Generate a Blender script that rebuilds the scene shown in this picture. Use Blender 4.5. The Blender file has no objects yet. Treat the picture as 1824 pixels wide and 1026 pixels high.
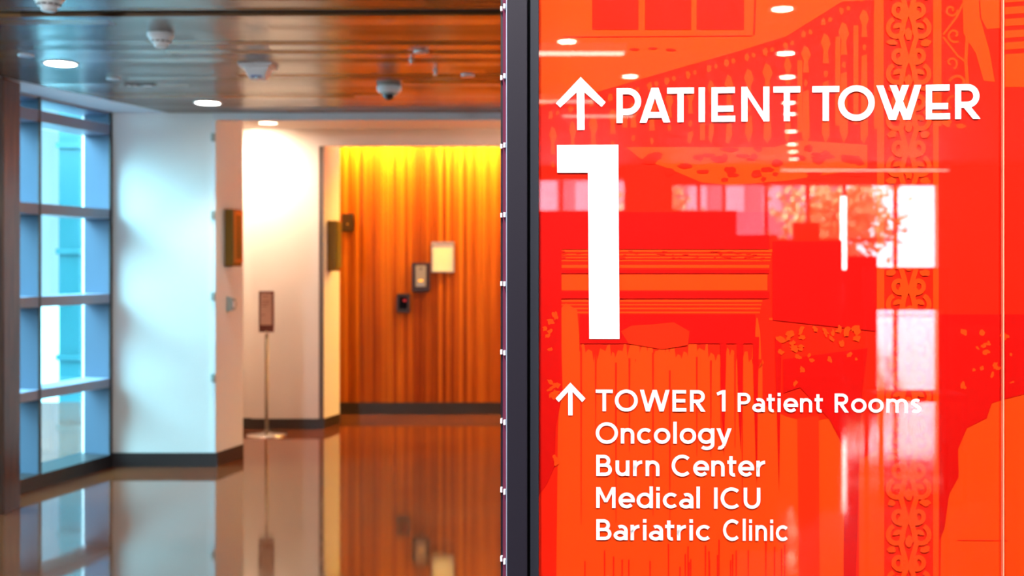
import bpy, bmesh, math, random
from mathutils import Vector, Matrix
random.seed(7)
PI = math.pi
S = bpy.context.scene
C = S.collection
F = 2000.0; UC = 912.0; VH = 470.0; EYE = 1.6          # focal length in px, vanishing column, horizon row, eye height

# ------------------------------------------------------------ camera
cd = bpy.data.cameras.new('camera'); cam = bpy.data.objects.new('camera', cd); C.objects.link(cam)
cam.location = (0, 0, EYE); cam.rotation_euler = (PI/2, 0, 0)
cd.sensor_width = 36; cd.lens = F/1824*36; cd.shift_y = -(513-VH)/1824
cd.clip_start = .05; cd.clip_end = 400
cd.dof.use_dof = True; cd.dof.focus_distance = 2.0; cd.dof.aperture_fstop = 4.5
S.camera = cam
# ------------------------------------------------------------ view
S.view_settings.view_transform = 'Standard'; S.view_settings.look = 'None'
S.view_settings.gamma = 1; S.view_settings.exposure = 0.8; S.view_settings.use_curve_mapping = False
S.cycles.max_bounces = 10; S.cycles.glossy_bounces = 6; S.cycles.transparent_max_bounces = 16
S.cycles.diffuse_bounces = 5; S.cycles.sample_clamp_indirect = 6; S.cycles.use_denoising = True
S.cycles.caustics_reflective = False; S.cycles.caustics_refractive = False
# ------------------------------------------------------------ sky: a cool open sky to the west, bright white cloud behind the lobby
w = bpy.data.worlds.new('sky'); S.world = w; w.use_nodes = True
nt = w.node_tree; nt.nodes.clear()
def wn(t, **k):
    n = nt.nodes.new(t)
    for a, b in k.items(): setattr(n, a, b)
    return n
tc = wn('ShaderNodeTexCoord'); sx = wn('ShaderNodeSeparateXYZ'); nt.links.new(tc.outputs['Generated'], sx.inputs[0])
def ramp(sock, a, b):
    m = wn('ShaderNodeMapRange', interpolation_type='SMOOTHSTEP'); nt.links.new(sock, m.inputs[0])
    m.inputs[1].default_value = a; m.inputs[2].default_value = b; return m.outputs[0]
def wmul(a, b):
    m = wn('ShaderNodeMath', operation='MULTIPLY'); nt.links.new(a, m.inputs[0])
    if isinstance(b, float): m.inputs[1].default_value = b
    else: nt.links.new(b, m.inputs[1])
    return m.outputs[0]
SKY_BASE = (0.42, 0.76, 1.0); SKY_WEST = 19.0; SKY_SOUTH = 4.5
west = ramp(sx.outputs[0], -.12, -.6)
south = wmul(ramp(sx.outputs[1], -.75, -.97), ramp(sx.outputs[0], -.35, -.1))
bg0 = wn('ShaderNodeBackground'); bg0.inputs[0].default_value = (*SKY_BASE, 1); bg0.inputs[1].default_value = .85
bg1 = wn('ShaderNodeBackground'); bg1.inputs[0].default_value = (0.36, .82, 1.0, 1); nt.links.new(wmul(wmul(west, ramp(sx.outputs[1], .86, .3)), SKY_WEST), bg1.inputs[1])
bg2 = wn('ShaderNodeBackground'); bg2.inputs[0].default_value = (1, .86, .95, 1); nt.links.new(wmul(south, SKY_SOUTH), bg2.inputs[1])
a1 = wn('ShaderNodeAddShader'); a2 = wn('ShaderNodeAddShader'); wo = wn('ShaderNodeOutputWorld')
nt.links.new(bg0.outputs[0], a1.inputs[0]); nt.links.new(bg1.outputs[0], a1.inputs[1])
nt.links.new(a1.outputs[0], a2.inputs[0]); nt.links.new(bg2.outputs[0], a2.inputs[1]); nt.links.new(a2.outputs[0], wo.inputs[0])

def lamp(name, kind, loc, energy, color, rot=None, aim=None, **k):
    l = bpy.data.lights.new(name, kind); l.energy = energy; l.color = color
    for a, b in k.items(): setattr(l, a, b)
    o = bpy.data.objects.new(name, l); C.objects.link(o); o.location = loc
    if aim is not None: o.rotation_euler = (Vector(aim)-Vector(loc)).to_track_quat('-Z', 'Y').to_euler()
    elif rot: o.rotation_euler = rot
    return o
# unseen spots added high in the lobby to brighten the sign
lamp('sign_spot', 'SPOT', (-.9, -.6, 4.1), 540, (1, .97, .95), aim=(.35, 2, 1.55), spot_size=math.radians(46), spot_blend=.6, shadow_soft_size=.08)
lamp('sign_spot', 'SPOT', (1.6, -.6, 4.1), 540, (1, .97, .95), aim=(.55, 2, 1.45), spot_size=math.radians(46), spot_blend=.6, shadow_soft_size=.08)
lamp('hazy_sun', 'SUN', (-20, -10, 12), 14.0, (.50, .88, 1), aim=(-20+.86, -10+.48, 12-.14), angle=math.radians(60))
# recess downlight beside the white wall
lamp('recess_spot', 'SPOT', (-2.50, 10.45, 2.89), 125, (1, .72, .50), aim=(-2.55, 10.9, 1.7), spot_size=math.radians(168), spot_blend=1.0, shadow_soft_size=.05)
lamp('recess_fill', 'SPOT', (0.1, 10.1, 2.89), 70, (1, .56, .36), aim=(0.1, 10.1, 0), spot_size=math.radians(150), spot_blend=1, shadow_soft_size=.05)
# cove strip above the slatted wall
lamp('cove_light', 'AREA', (.6, 11.69, 3.0), 185, (1, .64, .05), aim=(.6, 11.92, 2.68), shape='RECTANGLE', size=4.9, size_y=.06)
# corridor downlights
for x, y in ((-2.68, 6.667), (-2.247, 8.293)):
    lamp('corridor_spot', 'SPOT', (x, y, 2.76), 30, (1, .86, .72), aim=(x, y, 0), spot_size=math.radians(95), spot_blend=.7, shadow_soft_size=.07)
lamp('corridor_spot', 'SPOT', (1.6, 6.9, 2.76), 90, (1, .72, .48), aim=(1.6, 6.9, 0), spot_size=math.radians(120), spot_blend=.8, shadow_soft_size=.07)

# ------------------------------------------------------------ helpers
def px(u, v, Y): return Vector(((u-UC)*Y/F, Y, EYE-(v-VH)*Y/F))
def link(o, parent=None):
    C.objects.link(o)
    if parent: o.parent = parent
    return o
def tag(o, label=None, cat=None, group=None, kind=None):
    if label: o['label'] = label
    if cat: o['category'] = cat
    if group: o['group'] = group
    if kind: o['kind'] = kind
    return o
def empty(name, loc=(0, 0, 0), rz=0.0, parent=None):
    o = bpy.data.objects.new(name, None); o.empty_display_size = .1
    o.location = loc; o.rotation_euler = (0, 0, rz); return link(o, parent)
def obj(name, bm, mat, parent=None, bevel=0, smooth=False, loc=None):
    bmesh.ops.recalc_face_normals(bm, faces=bm.faces)
    me = bpy.data.meshes.new(name); bm.to_mesh(me); bm.free()
    mats = mat if isinstance(mat, (list, tuple)) else [mat]
    for m in mats: me.materials.append(m)
    if smooth:
        for p in me.polygons: p.use_smooth = True
    o = bpy.data.objects.new(name, me)
    if loc: o.location = loc
    link(o, parent)
    if bevel:
        b = o.modifiers.new('bevel', 'BEVEL'); b.width = bevel; b.segments = 2; b.limit_method = 'ANGLE'; b.angle_limit = .6
    return o
def BM(): return bmesh.new()
def box(bm, x0, x1, y0, y1, z0, z1, T=None):
    vs = [bm.verts.new(p) for p in ((x0,y0,z0),(x1,y0,z0),(x1,y1,z0),(x0,y1,z0),(x0,y0,z1),(x1,y0,z1),(x1,y1,z1),(x0,y1,z1))]
    if T:
        for q in vs: q.co = T(q.co)
    for f in ((0,3,2,1),(4,5,6,7),(0,1,5,4),(1,2,6,5),(2,3,7,6),(3,0,4,7)): bm.faces.new([vs[i] for i in f])
    return bm
def prism(bm, pts, z0, z1):                     # vertical prism over a floor outline
    a = [bm.verts.new((p[0], p[1], z0)) for p in pts]; b = [bm.verts.new((p[0], p[1], z1)) for p in pts]
    n = len(pts); bm.faces.new(a); bm.faces.new(b)
    for i in range(n): bm.faces.new((a[i], a[(i+1) % n], b[(i+1) % n], b[i]))
    return bm
def lathe(bm, prof, n=32, c=(0, 0, 0)):           # profile of (r, z)
    rings = []
    for r, z in prof:
        if r < 1e-6: rings.append([bm.verts.new((c[0], c[1], c[2]+z))])
        else: rings.append([bm.verts.new((c[0]+r*math.cos(2*PI*i/n), c[1]+r*math.sin(2*PI*i/n), c[2]+z)) for i in range(n)])
    for A, B in zip(rings, rings[1:]):
        for i in range(n):
            j = (i+1) % n
            if len(A) == 1 and len(B) > 1: bm.faces.new((A[0], B[i], B[j]))
            elif len(B) == 1 and len(A) > 1: bm.faces.new((A[i], A[j], B[0]))
            elif len(A) > 1: bm.faces.new((A[i], A[j], B[j], B[i]))
    return bm
def copy_tree(o, parent=None):
    c = o.copy(); C.objects.link(c)
    if parent: c.parent = parent
    for ch in list(o.children): copy_tree(ch, c)
    return c

# ------------------------------------------------------------ materials
def mat(name, col, rough=.5, metal=0, spec=.5, coat=0, ior=1.5, coat_rough=.03, emit=None, estr=0):
    m = bpy.data.materials.new(name); m.use_nodes = True
    p = m.node_tree.nodes['Principled BSDF']
    p.inputs['Base Color'].default_value = (*col, 1); p.inputs['Roughness'].default_value = rough
    p.inputs['Metallic'].default_value = metal; p.inputs['Specular IOR Level'].default_value = spec
    p.inputs['Coat Weight'].default_value = coat; p.inputs['Coat Roughness'].default_value = coat_rough; p.inputs['IOR'].default_value = ior
    if emit: p.inputs['Emission Color'].default_value = (*emit, 1); p.inputs['Emission Strength'].default_value = estr
    return m
class N:                                          # tiny node-graph helper
    def __init__(s, m): s.t = m.node_tree; s.p = s.t.nodes['Principled BSDF']
    def n(s, t, **k):
        q = s.t.nodes.new(t)
        for a, b in k.items(): setattr(q, a, b)
        return q
    def l(s, a, b): s.t.links.new(a, b)
    def coord(s, sc=(1, 1, 1)):
        c = s.n('ShaderNodeTexCoord'); mp = s.n('ShaderNodeMapping'); mp.inputs['Scale'].default_value = sc
        s.l(c.outputs['Object'], mp.inputs[0]); return mp.outputs[0]
    def noise(s, vec, scale, detail=4, rough=.5, dim='3D'):
        q = s.n('ShaderNodeTexNoise', noise_dimensions=dim); q.inputs['Scale'].default_value = scale
        q.inputs['Detail'].default_value = detail; q.inputs['Roughness'].default_value = rough
        if vec is not None: s.l(vec, q.inputs['Vector'])
        return q.outputs['Fac']
    def ramp(s, fac, stops):
        r = s.n('ShaderNodeValToRGB'); e = r.color_ramp.elements
        while len(e) < len(stops): e.new(.5)
        for i, (p, c) in enumerate(stops): e[i].position = p; e[i].color = (*c, 1)
        s.l(fac, r.inputs[0]); return r.outputs[0]
    def math(s, op, a, b=None):
        q = s.n('ShaderNodeMath', operation=op)
        for i, x in enumerate((a, b)):
            if x is None: continue
            if isinstance(x, (int, float)): q.inputs[i].default_value = x
            else: s.l(x, q.inputs[i])
        return q.outputs[0]
    def mix(s, fac, a, b, mode='MIX'):
        q = s.n('ShaderNodeMix', data_type='RGBA', blend_type=mode)
        for i, x in ((0, fac), (6, a), (7, b)):
            if isinstance(x, (int, float)): q.inputs[i].default_value = x
            elif isinstance(x, tuple): q.inputs[i].default_value = (*x, 1)
            else: s.l(x, q.inputs[i])
        return q.outputs[2]
    def bump(s, h, strength, dist=.01):
        b = s.n('ShaderNodeBump'); b.inputs['Strength'].default_value = strength; b.inputs['Distance'].default_value = dist
        s.l(h, b.inputs['Height']); s.l(b.outputs[0], s.p.inputs['Normal'])

def paint(name, col, rough=.6):
    m = mat(name, col, rough); g = N(m); v = g.coord()
    f = g.noise(v, 3, 3); g.l(g.mix(f, tuple(c*.97 for c in col), tuple(min(1, c*1.02) for c in col)), g.p.inputs['Base Color'])
    g.bump(g.noise(v, 220, 2), .05, .002); return m
M = {}
M['white_wall'] = paint('white_wall_paint', (.86, .86, .84))
M['warm_wall'] = paint('warm_white_wall_paint', (.82, .78, .74))
M['plaster'] = paint('ceiling_plaster', (.78, .80, .82))
M['lobby_wall'] = paint('lobby_wall_paint', (.20, .15, .12))
M['frame_grey'] = paint('window_frame_paint', (.25, .26, .36), .45)
M['fin_grey'] = paint('window_fin_paint', (.10, .12, .17), .95); M['fin_grey'].node_tree.nodes['Principled BSDF'].inputs['Specular IOR Level'].default_value = .1
M['mullion_white'] = paint('mullion_white_paint', (.85, .88, .9), .4)
M['base'] = paint('dark_rubber_base', (.022, .014, .014), .4)
M['dark_wood'] = mat('dark_stained_wood', (.07, .022, .012), .35)
g = N(M['dark_wood']); v = g.coord((14, 14, .8)); g.l(g.ramp(g.noise(v, 3, 5), [(.3, (.035, .010, .007)), (.7, (.13, .042, .018))]), g.p.inputs['Base Color'])
M['charcoal'] = mat('charcoal_powder_coat', (.012, .010, .017), .5, 0, .2)
g = N(M['charcoal']); g.bump(g.noise(g.coord(), 900, 2), .15, .0005)
M['charcoal_b'] = mat('charcoal_glazing_bar', (.016, .018, .026), .5, 0, .2)
g = N(M['charcoal_b']); g.bump(g.noise(g.coord(), 900, 2), .15, .0005)
M['black'] = mat('black_rubber', (.008, .008, .014), .5)
M['steel'] = mat('brushed_steel', (.62, .60, .58), .28, 1)
g = N(M['steel']); g.l(g.math('MULTIPLY_ADD', g.noise(g.coord((60, 60, 2)), 3, 3), .25), g.p.inputs['Roughness'])
M['chrome'] = mat('satin_chrome', (.8, .78, .76), .18, 1)
M['white_plastic'] = mat('white_plastic', (.92, .93, .94), .35)
M['grey_plastic'] = mat('grey_plastic', (.30, .36, .34), .4)
M['dark_plastic'] = mat('dark_plastic', (.030, .006, .004), .35)
M['smoke_dome'] = mat('smoked_dome', (.005, .004, .012), .08, 0, .6)
M['slot'] = mat('dark_slot', (.010, .003, .002), .7)
M['olive'] = mat('bronze_olive_metal', (.16, .085, .006), .4, .35)
M['olive_face'] = mat('brushed_gold_face', (.42, .16, .02), .35, .4)
M['paper'] = mat('notice_paper', (.85, .78, .76), .6)
M['ink'] = mat('grey_print', (.35, .27, .26), .6)
M['silver'] = mat('silver_frame', (.45, .42, .42), .35, .6)
M['lamp'] = mat('lit_lens', (1, 1, 1), .4, emit=(1, .93, .85), estr=14)
M['lamp_warm'] = mat('lit_lens_warm', (1, 1, 1), .4, emit=(1, .72, .42), estr=10)
M['lobby_lamp'] = mat('lit_lobby_lens', (1, 1, 1), .4, emit=(1, .85, .62), estr=20)
M['cove'] = mat('cove_strip_lens', (1, 1, 1), .4, emit=(1, .6, .12), estr=6)
M['amber'] = mat('lit_call_button', (.8, .3, .02), .4, emit=(1, .42, .05), estr=1.2)
M['red_led'] = mat('red_indicator', (.5, .01, .02), .4, emit=(1, .03, .05), estr=.12)
M['teal'] = mat('teal_cladding', (.012, .085, .10), .25)
M['teal_b'] = mat('pale_teal_cladding', (.012, .09, .105), .3)
M['paving'] = mat('pale_paving', (.5, .62, .65), .8)
g = N(M['paving']); g.l(g.mix(g.noise(g.coord(), 2, 5), (.4, .52, .56), (.6, .7, .72)), g.p.inputs['Base Color'])
M['dark_laminate'] = mat('dark_laminate', (.03, .018, .015), .5)
M['leaf'] = mat('leaf_green', (.42, .36, .10), .6)
M['bark'] = mat('bark', (.09, .06, .04), .8)

# polished brown floor
m = mat('polished_brown_floor', (.3, .12, .04), .06, 0, .75, ior=2.5); M['floor'] = m; g = N(m); v = g.coord()
cl = g.noise(v, 1.3, 6, .6); fine = g.noise(v, 22, 4, .7)
c1 = g.ramp(cl, [(.25, (.09, .022, .010)), (.5, (.15, .038, .014)), (.78, (.21, .058, .020))])
c2 = g.mix(.35, c1, g.ramp(fine, [(.3, (.06, .015, .008)), (.7, (.26, .075, .025))]))
g.l(c2, g.p.inputs['Base Color'])
g.l(g.math('ADD', g.math('MULTIPLY', g.noise(v, 5, 4), .10), .015), g.p.inputs['Roughness'])
g.bump(g.noise(v, 2.2, 2), .10, .006)

# polished linear plank ceiling
def plank_material(name, stops, pitch, axis, gloss=.22):
    m = mat(name, stops[1][1], gloss, 0, .8, ior=1.6); g = N(m); c = g.coord()
    s = g.n('ShaderNodeSeparateXYZ'); g.l(c, s.inputs[0]); a = s.outputs[axis]; o = s.outputs[1-axis]
    k = g.math('DIVIDE', a, pitch); fl = g.math('FLOOR', k); fr = g.math('FRACT', k)
    wn_ = g.n('ShaderNodeTexWhiteNoise', noise_dimensions='1D'); g.l(fl, wn_.inputs['W'])
    jo = g.math('FLOOR', g.math('ADD', g.math('DIVIDE', o, 2.4), g.math('MULTIPLY', wn_.outputs['Value'], 5)))
    w2 = g.n('ShaderNodeTexWhiteNoise', noise_dimensions='2D'); cb = g.n('ShaderNodeCombineXYZ'); g.l(fl, cb.inputs[0]); g.l(jo, cb.inputs[1]); g.l(cb.outputs[0], w2.inputs['Vector'])
    sc = (1.2, 30, 8) if axis == 1 else (30, 1.2, 8)
    grain = g.noise(g.coord(sc), 2, 5)
    f = g.math('ADD', g.math('MULTIPLY', w2.outputs['Value'], .6), g.math('MULTIPLY', grain, .4))
    col = g.ramp(f, stops)
    gap = g.math('LESS_THAN', fr, .10)
    g.l(g.mix(gap, col, (.012, .005, .002)), g.p.inputs['Base Color'])
    g.l(g.math('ADD', g.math('MULTIPLY', wn_.outputs['Value'], 1.1), .25), g.p.inputs['Specular IOR Level'])
    tilt_ = g.math('MULTIPLY', g.math('MULTIPLY', g.math('SUBTRACT', w2.outputs['Value'], .5), fr), 7)
    g.bump(g.math('ADD', g.math('SUBTRACT', 1, gap), tilt_), 1, .0035)
    return m
M['planks'] = plank_material('plank_ceiling', [(.15, (.06, .022, .004)), (.5, (.15, .055, .009)), (.85, (.32, .135, .03))], .13, 1, .26)
# slatted orange wall
m = mat('orange_slat_wood', (.6, .18, .02), .5, 0, .15); M['slats'] = m; g = N(m)
c = g.n('ShaderNodeTexCoord'); s = g.n('ShaderNodeSeparateXYZ'); g.l(c.outputs['Object'], s.inputs[0])
wn1 = g.n('ShaderNodeTexWhiteNoise', noise_dimensions='1D'); g.l(g.math('FLOOR', g.math('DIVIDE', s.outputs[0], .0437)), wn1.inputs['W'])
gr = g.noise(g.coord((22, 22, .35)), 2.5, 5)
f = g.math('ADD', g.math('MULTIPLY', wn1.outputs['Value'], .45), g.math('MULTIPLY', gr, .55))
g.l(g.ramp(f, [(.25, (.24, .036, .002)), (.5, (.44, .09, .006)), (.75, (.62, .165, .012))]), g.p.inputs['Base Color'])
# thin clear glass
def glass(name, refl_col, fac_mul, tint=(1, 1, 1), rough=0.0):
    m = bpy.data.materials.new(name); m.use_nodes = True; t = m.node_tree; t.nodes.clear()
    o = t.nodes.new('ShaderNodeOutputMaterial'); mx = t.nodes.new('ShaderNodeMixShader')
    tr = t.nodes.new('ShaderNodeBsdfTransparent'); tr.inputs[0].default_value = (*tint, 1)
    gl = t.nodes.new('ShaderNodeBsdfGlossy'); gl.inputs['Roughness'].default_value = rough; gl.inputs['Color'].default_value = (*refl_col, 1)
    fr = t.nodes.new('ShaderNodeFresnel'); ge = t.nodes.new('ShaderNodeNewGeometry'); q = t.nodes.new('ShaderNodeMath'); q.operation = 'MULTIPLY_ADD'; q.inputs[1].default_value = -2; q.inputs[2].default_value = 1
    pw = t.nodes.new('ShaderNodeMath'); pw.operation = 'POWER'; pw.inputs[0].default_value = fac_mul      # same reflectance from both sides of the thin sheet
    t.links.new(ge.outputs['Backfacing'], q.inputs[0]); t.links.new(q.outputs[0], pw.inputs[1]); t.links.new(pw.outputs[0], fr.inputs['IOR'])
    t.links.new(fr.outputs[0], mx.inputs[0]); t.links.new(tr.outputs[0], mx.inputs[1]); t.links.new(gl.outputs[0], mx.inputs[2]); t.links.new(mx.outputs[0], o.inputs[0])
    return m
M['window_glass'] = glass('window_glass', (1, 1, 1), 1.5, (.86, .98, 1))
M['sign_glass'] = glass('sign_glass', (1, 1, 1), 1.9, (1, 1, 1), .006)
def ink(name, col):
    m = mat(name, col, .7, 0, .1); g = N(m); f = g.noise(g.coord(), 5, 3)
    g.l(g.mix(f, tuple(c*.96 for c in col), tuple(min(1, c*1.04) for c in col)), g.p.inputs['Base Color']); return m
M['ink_red'] = ink('print_red', (.92, .011, .0004))
M['ink_orange'] = ink('print_orange', (.98, .056, .0012))
M['ink_dark'] = ink('print_deep_red', (.70, .002, .0002))
M['ink_mid'] = ink('print_mid_red', (.97, .022, .001))
M['letter_white'] = mat('white_vinyl', (.96, .96, .96), .5)

# ============================================================ STRUCTURE
D = Vector((.2605, 1, 0)).normalized()            # run of the glass wall and of the oblique faces
OUT = Vector((-D.y, D.x, 0))                       # out of the room through the glass
A0 = px(200, VH, 8.86); A1 = px(385, VH, 8.86)
B1 = Vector((-2.224, 9.286, 0))
CEIL = 2.79
st = lambda o: tag(o, kind='structure')
st(obj('floor', box(BM(), -13, 13, -31, 13, -.12, 0), M['floor']))
# corridor ceiling: planks up to the pale plaster margin beside the glass
E0 = px(23, VH, 7.24); E1 = px(301, VH, 8.86)
dE = (E1-E0); near = E0 - dE*((7.24-5.43)/dE.y)
bm = BM(); prism(bm, [(near.x, near.y), (9, 5.43-.015*(9-near.x)), (9, 8.86), (E1.x, 8.86)], CEIL, CEIL+.06)
pc = st(obj('ceiling', bm, M['planks']))
tilt = -.0155
near2 = E0 - dE*((7.24-4.7)/dE.y)
gap0 = near - dE*(.13/dE.y)
bm = BM(); prism(bm, [(near2.x, 4.7), (9, 4.7), (9, 5.30-.015*(9-near.x)), (gap0.x, gap0.y)], CEIL, CEIL+.06)
st(obj('ceiling', bm, M['planks']))
bm = BM(); prism(bm, [(gap0.x-.3, gap0.y-.05), (9, 5.13-.015*12), (9, 5.50), (near.x-.3, near.y+.05)], CEIL+.09, CEIL+.12)
st(obj('trim_1', bm, M['slot']))
bm = BM(); prism(bm, [(near2.x-1.0, 4.7), (near2.x, 4.7), (E1.x, 8.86), (A0.x-.25, 8.86), (A0.x-.45, 8.2)], CEIL+.001, CEIL+.05)
st(obj('trim_2', bm, M['plaster']))
# downstand band and higher recess ceiling
st(obj('trim_3', box(BM(), A1.x-.02, 9, 8.845, 8.93, 2.735, 2.906), M['plaster']))
st(obj('ceiling', box(BM(), -3.3, 9, 8.93, 11.02, 2.906, 2.96), M['warm_wall']))
# white wall facing us (left), pier face
bm = BM(); prism(bm, [(A0.x, A0.y), (A1.x, A1.y), (B1.x, B1.y), (B1.x-.5, B1.y+.12), (A0.x-.12, 9.10)], 0, 2.92)
st(obj('wall_left', bm, M['white_wall']))
# recess walls
st(obj('wall_back', box(BM(), px(447, VH, 10.88).x, px(568, VH, 10.88).x, 10.88, 11.05, 0, 2.906), M['warm_wall']))
st(obj('wall_back', box(BM(), -3.3, px(447, VH, 10.88).x, 10.93, 11.1, 0, 2.906), M['warm_wall']))
st(obj('wall_left', box(BM(), -3.36, -3.28, 9.06, 11.1, 0, 2.95), M['warm_wall']))
C0 = px(577, VH, 10.88); C1 = Vector((-1.727, 11.25, 0))
st(obj('trim_4', box(BM(), px(568, VH, 10.88).x, C0.x, 10.89, 11.05, 0, 2.742), paint('reveal_paint', (.16, .13, .12))))
bm = BM(); prism(bm, [(C0.x, C0.y), (C1.x, C1.y), (C1.x-.6, C1.y+.05), (C0.x-.02, 11.05)], 0, 3.1)
st(obj('wall_left', bm, M['warm_wall']))
st(obj('wall_back', box(BM(), px(568, VH, 10.88).x, 9, 10.88, 10.96, 2.742, 2.906), M['warm_wall']))
# slatted wall of the lift lobby
bm = BM(); x = -2.6
box(bm, -2.6, 4, 11.955, 12.1, 0, 3.15)
rnd = random.Random(3)
while x < 3.3:
    wd = rnd.choice((.035, .05, .05, .07, .09)); d = rnd.choice((.0, .006, .012))
    box(bm, x+.003, x+wd-.003, 11.94-d+.006, 11.956, .12, 3.12); x += wd
st(obj('wall_back', bm, M['slats']))
st(obj('ceiling', box(BM(), -2.7, 4, 10.96, 12.1, 3.12, 3.2), M['warm_wall']))
st(obj('wall_left', box(BM(), -2.75, -2.6, 11.2, 12.1, 0, 3.2), M['warm_wall']))
st(obj('wall_right', box(BM(), 3.3, 3.45, 10.5, 12.1, 0, 3.2), M['warm_wall']))
cl = obj('cove_light_strip', box(BM(), -1.8, 3.0, 11.02, 11.07, 2.99, 3.02), M['cove'])
tag(cl, 'concealed warm light strip above the orange slatted wall opening', 'light')
# baseboards
def run_base(name, p, q, h=.11, t=.014):
    d = (q-p).normalized(); n = Vector((d.y, -d.x, 0))
    bm = BM(); prism(bm, [(p.x, p.y), (q.x, q.y), (q.x+n.x*t, q.y+n.y*t), (p.x+n.x*t, p.y+n.y*t)], 0, h)
    return st(obj(name, bm, M['base']))
run_base('baseboard_left', A0, A1+Vector((.012, 0, 0))); run_base('baseboard_left', A1, B1)
run_base('baseboard_back', Vector((px(447, 0, 10.88).x, 10.88, 0)), C0, .10); run_base('baseboard_back', Vector((-3.28, 10.93, 0)), Vector((px(447, 0, 10.88).x, 10.93, 0)), .10)
run_base('baseboard_left', C0, C1, .10); run_base('baseboard_back', Vector((-2.6, 11.936, 0)), Vector((3.3, 11.936, 0)), .125)
# ---- glazed wall on the left
G0 = Vector((A0.x, A0.y, 0)); BAY = .861; NB = 10
def gw(s, d, z): p = G0 - D*s + OUT*d; return Vector((p.x, p.y, z))
def gbox(bm, s0, s1, d0, d1, z0, z1):
    return box(bm, s0, s1, d0, d1, z0, z1, T=lambda c: gw(c.x, c.y, c.z))
win = empty('window_1', (G0.x, G0.y, 0)); st(win)
ROOT = Matrix.Translation((-G0.x, -G0.y, 0))
def gpart(name, bm, m, **k):
    bmesh.ops.transform(bm, matrix=ROOT, verts=bm.verts); return obj(name, bm, m, win, **k)
TZ = [(2.615, 2.695), (1.955, 2.03), (1.292, 1.367), (.632, .702)]
for i in range(NB+1):
    s = i*BAY
    if i == 0: gpart('fin', gbox(BM(), .0, .03, 0, .235, .10, 2.79), M['fin_grey'])
    else: gpart('fin', gbox(BM(), s-.012, s+.012, 0, .235, .10, 2.79), M['fin_grey'])
    gpart('mullion', gbox(BM(), s-.008, s+.008, .237, .266, .05, 2.79), M['mullion_white'])
    gpart('gasket', gbox(BM(), s+.012 if i else .031, s+.028 if i else .047, -.012, .0, .10, 2.79), M['base'])
for a, b in TZ: gpart('transom', gbox(BM(), .03, NB*BAY, -.008, .235, a, b), M['frame_grey'])
gpart('head', gbox(BM(), 0, NB*BAY, 0, .29, 2.775, 2.80), M['frame_grey'])
gpart('sill', gbox(BM(), 0, NB*BAY, -.014, .29, 0, .10), M['base'])
zs = [.10] + [z for ab in reversed(TZ) for z in ab] + [2.775]
for i in range(NB):
    for k in range(0, len(zs), 2):
        gpart('pane', gbox(BM(), i*BAY+.03, (i+1)*BAY-.03, .255, .263, zs[k], zs[k+1]), M['window_glass'])
# stained post at the left edge of the view
st(obj('trim_5', box(BM(), -3.75, -3.24, 7.16, 7.40, 0, 2.79), M['dark_wood'], bevel=.004))
# pale strip with brackets, its colour standing in for a daylit glass slot
cs = empty('daylit_slot_strip', (A1.x, A1.y, 0))
tag(cs, 'slim cream strip with four grey clips, standing in for a daylit slot at the white wall edge', 'slot strip')
obj('strip', box(BM(), -.034, -.002, -.008, -.0005, .112, 2.72), M['mullion_white'], cs)
for v in (245, 383, 528, 673):
    z = EYE-(v-VH)*8.86/F
    obj('clip', box(BM(), -.036, -.002, -.03, -.008, z-.032, z+.032), M['grey_plastic'], cs, bevel=.004)

# ---- outside, left
st(obj('ground', box(BM(), -60, 60, -90, 60, -.4, -.15), M['paving']))
bl = empty('neighbouring_building', (-5.6, 14, -.15)); tag(bl, 'teal clad building seen through the glazed wall', 'building')
obj('wall', box(BM(), -.05, 2.4, 0, 3, 0, 9), M['teal'], bl)
for k in range(6): obj('ledge', box(BM(), -.07, 2.4, -.05, .0, .55+k*1.32, .62+k*1.32), M['teal_b'], bl)

# ============================================================ LOBBY BEHIND THE CAMERA (mirrored in the sign)
TH = math.atan(.067)
P0 = Vector((.048, 2.0, 0)); EX = Vector((math.cos(TH), -math.sin(TH), 0)); NR = Vector((-math.sin(TH), -math.cos(TH), 0))
def mir(V):
    V = Vector(V); d = (V-P0).dot(NR); return V - NR*(2*d)
def vbox(bm, x0, x1, y0, y1, z0, z1): return box(bm, x0, x1, y0, y1, z0, z1, T=mir)
LC = 4.2
st(obj('ceiling', box(BM(), -13, 13, -31, 4.8, LC, LC+.1), paint('lobby_ceiling_paint', (.26, .17, .13))))
st(obj('wall_front', box(BM(), -4.25, 9, 4.62, 4.7, CEIL, LC+.05), M['plaster']))
st(obj('wall_front', box(BM(), -13, -5.28, .42, .62, 0, LC+.05), M['lobby_wall']))
bm = BM(); gbox(bm, (8.86-4.66)/D.y, NB*BAY, .0, .2, 2.80, LC+.05); st(obj('wall_left', bm, M['plaster']))
st(obj('wall_right', box(BM(), 8.9, 9.1, 4.6, 12, 0, LC+.05), M['warm_wall']))
st(obj('wall_left', box(BM(), -13.1, -12.9, -31, 4.8, 0, LC+.05), M['lobby_wall']))
st(obj('wall_right', box(BM(), 12.9, 13.1, -31, 4.8, 0, LC+.05), M['lobby_wall']))
st(obj('wall_front', box(BM(), 9, 13, 4.6, 4.8, 0, LC+.05), M['lobby_wall']))
YB = 30.0
vx = lambda u: (u-UC)*YB/F
bm = BM(); top = 3.70
for a, b, z0, z1 in ((-10, vx(962), 0, LC), (vx(1112), vx(1198), 0, LC), (vx(1670), 20, 0, LC), (vx(1198), vx(1670), top, LC),
                     (vx(962), vx(1112), 3.85, LC), (vx(962), vx(1112), 0, 1.2)):
    vbox(bm, a, b, YB, YB+.25, z0, z1+.05)
st(obj('wall_behind', bm, M['lobby_wall']))
w2_ = empty('window_2', mir((vx(1430), YB, 0))); st(w2_)
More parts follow.
